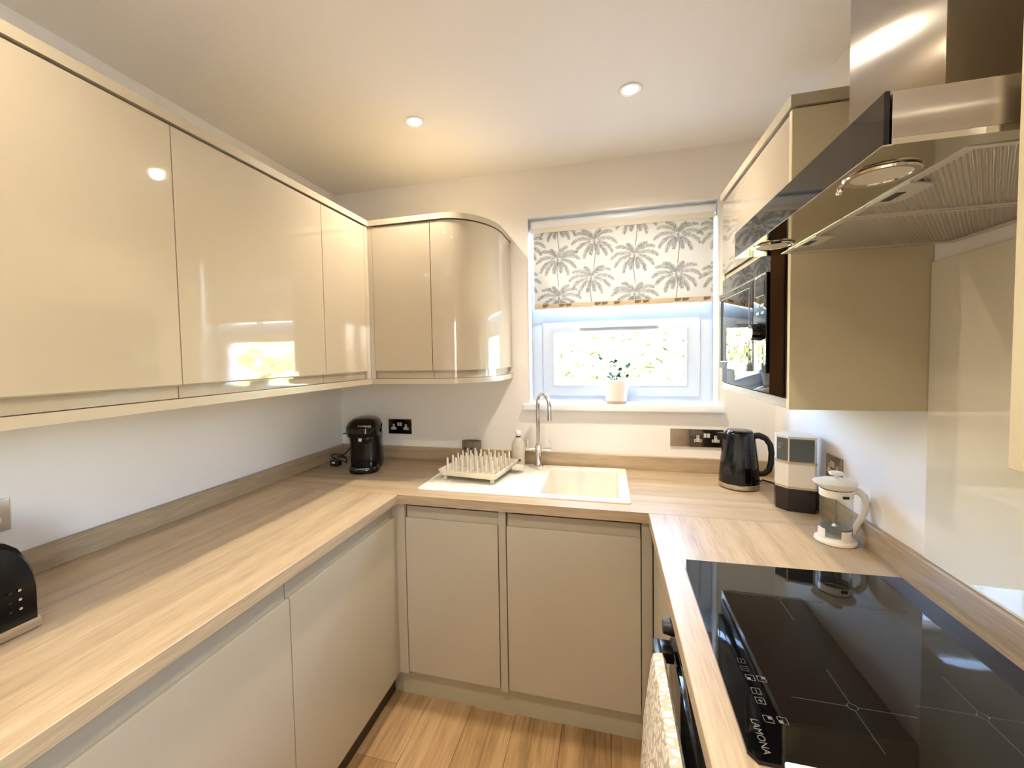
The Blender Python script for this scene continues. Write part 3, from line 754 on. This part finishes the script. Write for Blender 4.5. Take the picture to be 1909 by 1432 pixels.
ca = me.color_attributes.new('print', 'FLOAT_COLOR', 'POINT')
base = np.array(lin((200, 196, 188))[:3]); ink = np.array(lin((58, 60, 62))[:3])
f_ = ph.ravel()[:, None]; col_ = np.concatenate([ink*(1-f_)+base*f_, np.ones((len(f_), 1))], 1)
ca.data.foreach_set('color', col_.astype(np.float32).ravel())
mb = bpy.data.materials.new('palm_print_fabric'); mb.use_nodes = True; n_ = mb.node_tree; n_.nodes.clear()
oo = n_.nodes.new('ShaderNodeOutputMaterial'); mx = n_.nodes.new('ShaderNodeMixShader'); mx.inputs[0].default_value = .035
df = n_.nodes.new('ShaderNodeBsdfDiffuse'); tl = n_.nodes.new('ShaderNodeBsdfTranslucent'); at = n_.nodes.new('ShaderNodeVertexColor'); at.layer_name = 'print'
n_.links.new(at.outputs[0], df.inputs[0]); n_.links.new(at.outputs[0], tl.inputs[0]); n_.links.new(df.outputs[0], mx.inputs[1]); n_.links.new(tl.outputs[0], mx.inputs[2]); n_.links.new(mx.outputs[0], oo.inputs[0])
me.materials.append(mb)
o = bpy.data.objects.new('blind_fabric', me); C.objects.link(o); o.parent = bl; me.transform(Matrix.Translation(-ORG[bl.name])); ORG[o.name] = ORG[bl.name]
# hem pocket: opaque folded strip with print, its shade put into the tan colour
bm = bm_(); box(bm, bx0, bx1, .0255, .0290, 1.731, 1.756); hem = obj('hem_pocket', bm, mat('shaded_hem_cloth', (196, 178, 150), .8), bl)
M_hem = mat('hem_ink', (120, 100, 78), .8)
for u_ in (.05, .15, .19, .36, .40, .47, .585, .63, .80, .84, .95):
    xx = bx0+u_*wd; bm = bm_(); bm.faces.new([bm.verts.new(p) for p in ((xx, .0249, 1.7405), (xx+.010, .0249, 1.738), (xx+.028, .0249, 1.742), (xx+.033, .0249, 1.754), (xx+.016, .0249, 1.7535), (xx+.002, .0249, 1.755))])
    obj('hem_print', bm, M_hem, hem)
bm = bm_(); tube(bm, [(bx0-.012, .042, 2.171), (bx1+.006, .042, 2.171)], .0245, 28); obj('roller_tube', bm, M_white, bl)
bm = bm_(); box(bm, bx0-.010, bx1+.004, .0265, .0305, 2.126, 2.166, .001); obj('fabric_cover', bm, mat('blind_cover', (226, 220, 208), .7), bl)
for xx in (bx0-.018, bx1+.006):
    bm = bm_(); box(bm, xx, xx+.005, .012, .075, 2.128, 2.196, .001, 1); obj('bracket', bm, M_chrome, bl)
bm = bm_(); box(bm, 1.575, 1.615, .024, .031, 1.7235, 1.7305, .002); obj('pull_tab', bm, M_gl if False else M_whitep, bl)

# ================================================================== plant on sill
pl = thing('potted_plant', 'small leafy green plant in a white ribbed pot on the windowsill', 'plant', (1.585, .030, 1.236))
bm = bm_(); n = 56; prof = [(.044, .000), (.046, .001), (.051, .022), (.0575, .119), (.0555, .121), (.052, .119), (.047, .09), (0, .09)]
rings = []
for r, z in prof:
    if r == 0: rings.append([bm.verts.new((1.585, .030, 1.237+z))]); continue
    rings.append([bm.verts.new((1.585+(r*(1+(.022 if (i % 2) and .02 < z < .12 and r > .05 else 0)))*math.cos(2*PI*i/n), .030+(r*(1+(.022 if (i % 2) and .02 < z < .12 and r > .05 else 0)))*math.sin(2*PI*i/n), 1.237+z)) for i in range(n)])
for a, b in zip(rings, rings[1:]):
    for i in range(n):
        j = (i+1) % n
        if len(b) == 1: bm.faces.new((a[i], a[j], b[0]))
        else: bm.faces.new((a[i], a[j], b[j], b[i]))
obj('pot', bm, M_pot, pl)
bm = bm_(); lathe(bm, [(0, 0), (.047, 0), (.0485, .002), (.050, .019), (.049, .020), (0, .020)], (1.585, .030, 1.2365), 40); obj('pot_base', bm, M_potb, pl)
rnd = random.Random(11); lf = bm_(); stm = bm_()
for s in range(26):
    a = rnd.uniform(0, 2*PI); sp = rnd.uniform(.01, .085) if s > 8 else rnd.uniform(.01, .04); hgt = rnd.uniform(.02, .14) if s > 8 else rnd.uniform(.0, .04)
    b0_ = Vector((1.585+.02*math.cos(a), .030+.02*math.sin(a), 1.325)); tip = Vector((1.585+sp*math.cos(a)*1.15, max(-.03, min(.065, .030+sp*.6*math.sin(a))), 1.352+hgt))
    tube(stm, [b0_, (b0_+tip)/2+Vector((0, 0, .01)), tip], .0011, 5)
    for q in range(3):
        d = Vector((rnd.uniform(-1, 1), rnd.uniform(-.6, .6), rnd.uniform(-.2, .5))).normalized(); sd = d.cross(Vector((0, 0, 1))).normalized(); l_ = rnd.uniform(.022, .034)
        p0 = tip-Vector((0, 0, .012*q)); P = [p0, p0+d*l_*.35+sd*l_*.34, p0+d*l_*.75+sd*l_*.3, p0+d*l_, p0+d*l_*.75-sd*l_*.3, p0+d*l_*.35-sd*l_*.34]
        c_ = lf.verts.new(p0+d*l_*.5+Vector((0, 0, .003))); V = [lf.verts.new(p) for p in P]
        for i in range(6): lf.faces.new((V[i], V[(i+1) % 6], c_))
fo = obj('foliage', lf, M_leaf, pl); fo['kind'] = 'stuff'
obj('stems', stm, M_leaf, pl)['kind'] = 'stuff'

# ================================================================== sockets
def plate(name, label, c, nrm, w_, h_, m, kind, group=None):
    """wall plate centred at c; nrm 'y-' on back wall, 'x+' left wall, 'x-' right wall"""
    B = {'y-': basis((1, 0, 0), (0, 0, 1)), 'x+': basis((0, 1, 0), (0, 0, 1)), 'x-': basis((0, -1, 0), (0, 0, 1))}[nrm]
    t = thing(name, label, 'socket' if kind != 'switch' else 'switch', c)
    def put(nm, bm, mm, par):
        for v in bm.verts: v.co = Vector(c)+B @ v.co
        return obj(nm, bm, mm, par)
    pf = put('face_plate', box(bm_(), -w_/2, w_/2, -h_/2, h_/2, .0003, .007, .0012, 2), m, t)
    if kind == 'double':
        for s in (-1, 1):
            bm = bm_(); cx = s*w_*.265
            box(bm, cx-.0065, cx+.0065, -.014, .014, .0068, .0078, .0003, 1); box(bm, cx-.0165, cx+.0165, -.018, -.005, .0068, .0079, .0003, 1)
            ins = put('socket_insert', bm, M_socketw, t)
            bm = bm_(); box(bm, cx-.002, cx+.002, .004, .010, .0078, .0082); box(bm, cx-.012, cx-.007, -.013, -.009, .0078, .0082); box(bm, cx+.007, cx+.012, -.013, -.009, .0078, .0082)
            put('pin_holes', bm, M_pin, ins)
            put('rocker', box(bm_(), s*.0075-.006, s*.0075+.006, .004, .024, .0068, .0105, .001, 1), M_socketw, t)
    if kind == 'switch':
        for s in (-1, 1):
            put('rocker', box(bm_(), s*.0165-.009, s*.0165+.009, -.013, .014, .0068, .0100, .0012, 1), M_bnickel, t)
    return t
plate('wall_socket', 'dark double wall socket beside the coffee machine', (.385, 0, 1.093), 'y-', .144, .084, M_nickel, 'double')
plate('wall_switch', 'grey square twin switch plate left of the kettle', (1.881, 0, 1.077), 'y-', .088, .085, M_bnickel, 'switch')
plate('wall_socket', 'dark double socket on back wall, partly behind the kettle', (1.999, 0, 1.076), 'y-', .146, .085, mat('dark_nickel', (96, 86, 76), .16, .9), 'double')
plate('wall_socket', 'dark socket on right wall behind the cafetiere', (W, -.545, 1.085), 'x-', .10, .085, M_bnickel, 'double')
plate('wall_socket', 'brushed nickel socket on left wall above the toaster', (0, -1.565, 1.094), 'x+', .146, .085, M_bnickel, 'double')

# ================================================================== coffee machine
cm = local('coffee_machine', 'compact black pod coffee machine in the left corner of worktop', 'coffee machine', (.298, -.235, Z), .34)
bm = bm_()
def vloft(bm, secs, n=28, e=3.0):
    """stack of superellipse sections (z, cx, cy, rx, ry)"""
    rings = []
    for z, cx, cy, rx, ry in secs:
        R_ = []
        for i in range(n):
            a = 2*PI*i/n; ca, sa = math.cos(a), math.sin(a)
            R_.append(bm.verts.new((cx+rx*math.copysign(abs(ca)**(2/e), ca), cy+ry*math.copysign(abs(sa)**(2/e), sa), z)))
        rings.append(R_)
    for a, b in zip(rings, rings[1:]): bridge(bm, a, b)
    bm.faces.new(rings[0][::-1]); bm.faces.new(rings[-1]); return bm
vloft(bm, [(.0015, 0, .045, .080, .085), (.01, 0, .045, .083, .088), (.06, 0, .045, .082, .085), (.12, 0, .04, .082, .078), (.185, 0, .03, .083, .082)])
obj('machine_body', bm, M_blackp, cm)
bm = bm_(); vloft(bm, [(.178, 0, .0, .084, .110), (.20, 0, -.005, .088, .118), (.225, 0, -.002, .088, .116), (.248, 0, .012, .078, .100), (.262, 0, .025, .060, .075), (.268, 0, .03, .035, .045)], 32, 2.6)
obj('brew_head', bm, M_blackp, cm)
bm = bm_(); vloft(bm, [(.0015, .012, -.085, .072, .062), (.012, .012, -.085, .076, .066), (.026, .012, -.085, .074, .064), (.034, .012, -.085, .068, .058)], 32, 2.2); obj('drip_tray', bm, M_blackp, cm)
bm = bm_(); box(bm, -.020, .048, -.150, -.146, .0262, .0305, .001); obj('tray_trim', bm, M_steelp, cm)
bm = bm_(); lathe(bm, [(0, 0), (.026, 0), (.028, -.012), (.018, -.034), (.006, -.040), (0, -.040)], (.028, -.072, .180), 24); obj('brew_spout', bm, M_blackm, cm)
obj('indicator_panel', box(bm_(), -.008, .008, -.117, -.1085, .160, .176, .001), M_socketw, cm)
text('brand_lettering', 'TASSIMO', .017, M_ctin, cm, (.022, -.1065, .233), basis((1, 0, 0), (0, .42, .90)), .0006)
bm = bm_(); tube(bm, [(-.086, .02, .188), (-.105, .015, .182), (-.116, .01, .181)], .003, 8); obj('side_lever', bm, M_blackp, cm)
# plug and lead
cord = thing('power_plug', 'black plug and looped lead lying left of the coffee machine', 'plug', (.135, -.230, Z))
bm = bm_(); box(bm, .095, .145, -.262, -.222, Z+.001, Z+.034, .008, 3); obj('plug_body', bm, M_blackm, cord)
bm = bm_(); box(bm, .110, .128, -.2635, -.2615, Z+.017, Z+.027); obj('plug_label', bm, M_socketw, cord)
bm = bm_(); pp = []
for k in range(40):
    a = k/39*2*PI*1.35; pp.append((.112+.045*math.cos(a), -.200+.028*math.sin(a), Z+.006+.052*abs(math.sin(a*.5))*(1-k/60)+.001*k/4))
tube(bm, pp, .0036, 8); tube(bm, [(.130, -.205, Z+.04), (.158, -.12, Z+.095), (.176, -.085, Z+.06)], .0036, 8); obj('lead', bm, M_blackm, cord)

# ================================================================== kettle
kt = local('kettle', 'glossy black jug kettle with a steel band round its base', 'kettle', (2.083, -.215, Z), 0)
bm = bm_(); lathe(bm, [(.076, .022), (.0765, .03), (.0755, .06), (.071, .12), (.064, .18), (.058, .222), (.056, .232), (.052, .238), (0, .240)], (0, 0, 0), 48); obj('kettle_body', bm, M_blackp, kt)
bm = bm_(); lathe(bm, [(0, .0015), (.070, .0015), (.074, .004), (.0775, .008), (.0775, .023), (.0765, .0245)], (0, 0, 0), 48); obj('steel_band', bm, M_steelp, kt)
bm = bm_(); lathe(bm, [(.049, .2385), (.051, .241), (.045, .246), (.020, .248), (0, .248)], (0, 0, 0), 40); obj('lid', bm, M_blackp, kt)
bm = bm_(); prism(bm, [(-.085, -.006), (-.052, -.022), (-.052, .022), (-.085, .006)], .205, .232)
obj('spout', bm, M_blackp, kt)
bm = bm_(); hp = [(.048, 0, .220), (.075, 0, .224), (.100, 0, .212), (.117, 0, .185), (.122, 0, .150), (.120, 0, .110), (.112, 0, .078), (.095, 0, .062), (.070, 0, .060)]
hh = []
for k in range(len(hp)-1):
    for q in range(3): t_ = q/3; hh.append(tuple(hp[k][i]*(1-t_)+hp[k+1][i]*t_ for i in range(3)))
hh.append(hp[-1]); tube(bm, hh, [.013]*6+[.0115]*(len(hh)-6), 14); obj('handle', bm, M_blackm, kt)
kc = obj('kettle_cable', tube(bm_(), [(2.165, -.16, Z+.006), (2.20, -.13, Z+.012), (2.235, -.15, Z+.006), (2.255, -.22, Z+.02), (2.262, -.30, Z+.008)], .0038, 8), M_blackm); tag(kc, 'black kettle cable lying between the kettle and storage tins', 'cable')
pg = obj('kettle_plug', box(bm_(), 2.190, 2.215, -.322, -.292, Z+.002, Z+.045, .007, 3), M_blackm); tag(pg, 'black plug standing between kettle and storage tins', 'plug')

# ================================================================== stacked tins
th = -.22
def tin(z0, z1, m, name, label, lid=None):
    t = local(name, label, 'canister', (2.206, -.440, z0), th)
    s, c_ = .0585, .034
    def oct_(s, c_): return [(-s+c_, -s), (s-.006, -s), (s, -s+.006), (s, s-c_), (s-c_, s), (-s+c_, s), (-s, s-c_), (-s, -s+c_)]
    hgt = z1-z0
    bm = bm_(); prism(bm, oct_(s, c_), .0005, hgt-.007); obj('tin_body', bm, m, t)
    bm = bm_(); prism(bm, oct_(s+.0015, c_), hgt-.007, hgt-.0003); obj('lid', bm, M_tan if lid is None else lid, t)
    return t, s, c_, hgt
tin(Z, 1.000, M_dtin, 'storage_tin', 'black-brown storage tin at the bottom of the stack by the kettle')
tin(1.000, 1.090, M_ctin, 'storage_tin', 'cream white storage tin in the middle of the stack by the kettle')
t, s, c_, hgt = tin(1.090, 1.182, M_ctin, 'storage_tin', 'storage tin with charcoal panels and white edges topping the stack', M_whitep)
bm = bm_(); box(bm, -s+c_+.002, s-.008, -s-.0012, -s, .002, hgt-.009); obj('front_panel', bm, M_grey, t)
bm = bm_()
p1 = Vector((-s, -s+c_)); p2 = Vector((-s+c_, -s)); dn = (p2-p1).normalized(); nn = Vector((-dn.y, dn.x)); nn = nn if nn.dot(p1) > 0 else -nn
qa, qb = p1+dn*.003, p2-dn*.003
prism(bm, [tuple(qa), tuple(qb), tuple(qb+nn*.0012), tuple(qa+nn*.0012)], .002, hgt-.009); obj('side_panel', bm, M_grey, t)
bm = bm_()
for zz, l_ in ((.060, .8), (.050, .55), (.044, .55)):
    a_ = p1+dn*.007; b__ = p1+dn*(.007+.022*l_); prism(bm, [tuple(a_+nn*.0012), tuple(b__+nn*.0012), tuple(b__+nn*.0016), tuple(a_+nn*.0016)], zz, zz+.0016)
obj('panel_print', bm, M_print, t)

# ================================================================== cafetiere
cf = local('cafetiere', 'white and glass cafetiere standing in front of the storage tins', 'cafetiere', (2.206, -.742, Z), 0); cf.scale = (.88, .88, .93)
bm = bm_(); lathe(bm, [(0, .001), (.058, .001), (.0605, .004), (.059, .011), (.050, .013), (.048, .020), (0, .020)], (0, 0, 0), 48); obj('base', bm, M_whitep, cf)
for a0 in (0.25, 1.82, 3.39, 4.96):
    bm = bm_(); n = 8; o1_, i1_ = [], []
    for k in range(n+1):
        a = a0-.32+.64*k/n; o1_.append((.0505*math.cos(a), .0505*math.sin(a))); i1_.append((.0475*math.cos(a), .0475*math.sin(a)))
    prism(bm, o1_+i1_[::-1], .012, .048)
    obj('base_post', bm, M_whitep, cf)
bm = bm_(); lathe(bm, [(0, .0215), (.040, .0215), (.0455, .030), (.0458, .175), (.0470, .183)], (0, 0, 0), 48); obj('glass_beaker', bm, M_gl, cf)
bm = bm_(); lathe(bm, [(.0470, .1780), (.0475, .1785), (.058, .192), (.059, .197), (.045, .203), (.012, .207), (0, .207)], (0, 0, 0), 48)
for v in bm.verts:
    if v.co.z > .185 and v.co.x < -.03: v.co.x *= 1.14
obj('lid', bm, M_whitep, cf)
bm = bm_(); lathe(bm, [(.0462, .150), (.0478, .152), (.0478, .172), (.0462, .174)], (0, 0, 0), 40); obj('collar', bm, M_whitep, cf)
bm = bm_(); lathe(bm, [(0, .206), (.007, .206), (.006, .216), (.021, .220), (.022, .226), (.018, .229), (0, .230)], (0, 0, 0), 32); pk = obj('plunger_knob', bm, M_whitep, cf)
bm = bm_(); tube(bm, [(0, 0, .050), (0, 0, .206)], .0019, 8); lathe(bm, [(0, .046), (.043, .046), (.0435, .048), (.043, .051), (.012, .052), (.006, .060), (0, .060)], (0, 0, 0), 40); obj('plunger', bm, M_mesh, cf)
bm = bm_(); hp = [(.046, 0, .168), (.062, -.004, .170), (.078, -.006, .155), (.083, -.006, .130), (.078, -.005, .100), (.066, -.003, .070), (.055, -.002, .045), (.050, 0, .030)]
hh = []
for k in range(len(hp)-1):
    for q in range(3): t_ = q/3; hh.append(tuple(hp[k][i]*(1-t_)+hp[k+1][i]*t_ for i in range(3)))
hh.append(hp[-1]); tube(bm, hh, [.0105]*12+[.0095]*(len(hh)-12), 12); obj('handle', bm, M_whitep, cf)
obj('badge', box(bm_(), -.002, .016, -.0495, -.0478, .154, .162), M_blackm, cf)

# ================================================================== toaster
to = local('toaster', 'glossy black toaster with chrome base at the left edge of worktop', 'toaster', (.199, -1.712, Z), 0)
def side(y): return y
prof = [(-.100, .010), (-.101, .10), (-.099, .130), (-.094, .158), (-.084, .182), (-.068, .199), (-.045, .208), (0, .211), (.045, .208), (.068, .199), (.084, .182), (.094, .158), (.099, .130), (.101, .10), (.100, .010)]
bm = bm_(); secs = [(.128, .95), (.136, .99), (.138, 1.0)]
lo = []
xsec = [(-.138, .93), (-.132, .98), (-.12, 1), (.105, 1), (.125, .985), (.136, .93)]
rings = []
for xx, s_ in xsec: rings.append([bm.verts.new((xx-(.9*max(0, z-.10)**1.5 if xx > .1 else 0), y*s_, .010+(z-.010)*s_)) for y, z in prof])
for a, b in zip(rings, rings[1:]):
    n = len(a)
    for i in range(n): bm.faces.new((a[i], a[(i+1) % n], b[(i+1) % n], b[i]))
bm.faces.new(rings[0]); bm.faces.new(rings[-1][::-1])
obj('toaster_body', bm, M_blackp, to)
bm = bm_(); box(bm, -.1375, .1375, -.1012, .1012, .004, .026, .004, 3); obj('chrome_band', bm, M_steelp, to)
bm = bm_()
for sx in (-1, 1):
    for sy in (-1, 1): box(bm, sx*.11-.01, sx*.11+.01, sy*.07-.01, sy*.07+.01, .0008, .006)
obj('feet', bm, M_blackm, to)
for yy in (-.035, .035): obj('bread_slot', box(bm_(), -.105, .095, yy-.014, yy+.014, .205, .2125, .001, 1), M_steelp, to)
for k, zz in enumerate((.060, .080, .100)):
    for yy in (.050, .066):
        bm = bm_(); lathe(bm, [(0, 0), (.0028, 0), (.0028, .002), (0, .003)], n=14)
        for v in bm.verts: v.co = Vector((.1358+v.co.z, yy+v.co.x, zz+v.co.y))
        obj('button' if yy > .06 else 'indicator_light', bm, M_chrome if yy > .06 else M_nickel, to)
bm = bm_(); lathe(bm, [(0, 0), (.014, 0), (.013, .008), (0, .009)], n=28)
for v in bm.verts: v.co = Vector((.1385+v.co.z, .005+v.co.x, .046+v.co.y))
obj('browning_dial', bm, M_chrome, to)
obj('lever', box(bm_(), .134, .152, -.050, -.020, .120, .132, .003), M_blackp, to)

# ================================================================== downlights
def downlight(x, y, label, e=None):
    t = thing('ceiling_spotlight', label, 'ceiling light', (x, y, H-.004), 'recessed ceiling spotlights')
    bm = bm_(); lathe(bm, [(.026, -.0006), (.040, -.0006), (.042, -.003), (.038, -.0055), (.028, -.004)], (x, y, H), 40); obj('bezel', bm, M_white, t)
    bm = bm_(); lathe(bm, [(0, -.0025), (.027, -.0022), (.027, -.0008), (0, -.0008)], (x, y, H), 32); obj('lamp', bm, M_lamp, t)
    ld = bpy.data.lights.new('downlight', 'SPOT'); ld.energy = e or 36; ld.spot_size = math.radians(150); ld.spot_blend = .9
    ld.shadow_soft_size = .028; ld.color = (1, .89, .745)
    lo_ = bpy.data.objects.new('downlight', ld); C.objects.link(lo_); lo_.location = (x, y, H-.012); lo_.parent = None
downlight(.794, -.591, 'lit recessed ceiling spotlight above the left corner of the sink run')
downlight(1.631, -.556, 'lit recessed ceiling spotlight above the sink and window')
downlight(.794, -1.95, 'recessed ceiling spotlight over the left worktop, out of view', 29)
downlight(1.50, -1.95, 'recessed ceiling spotlight over the aisle, out of view', 29)
downlight(.794, -3.4, 'added unseen ceiling spotlight for fill light, far left behind the viewer')  # rear pair is unseen, added to brighten the room
downlight(1.50, -3.4, 'added unseen ceiling spotlight for fill light, far right behind the viewer')
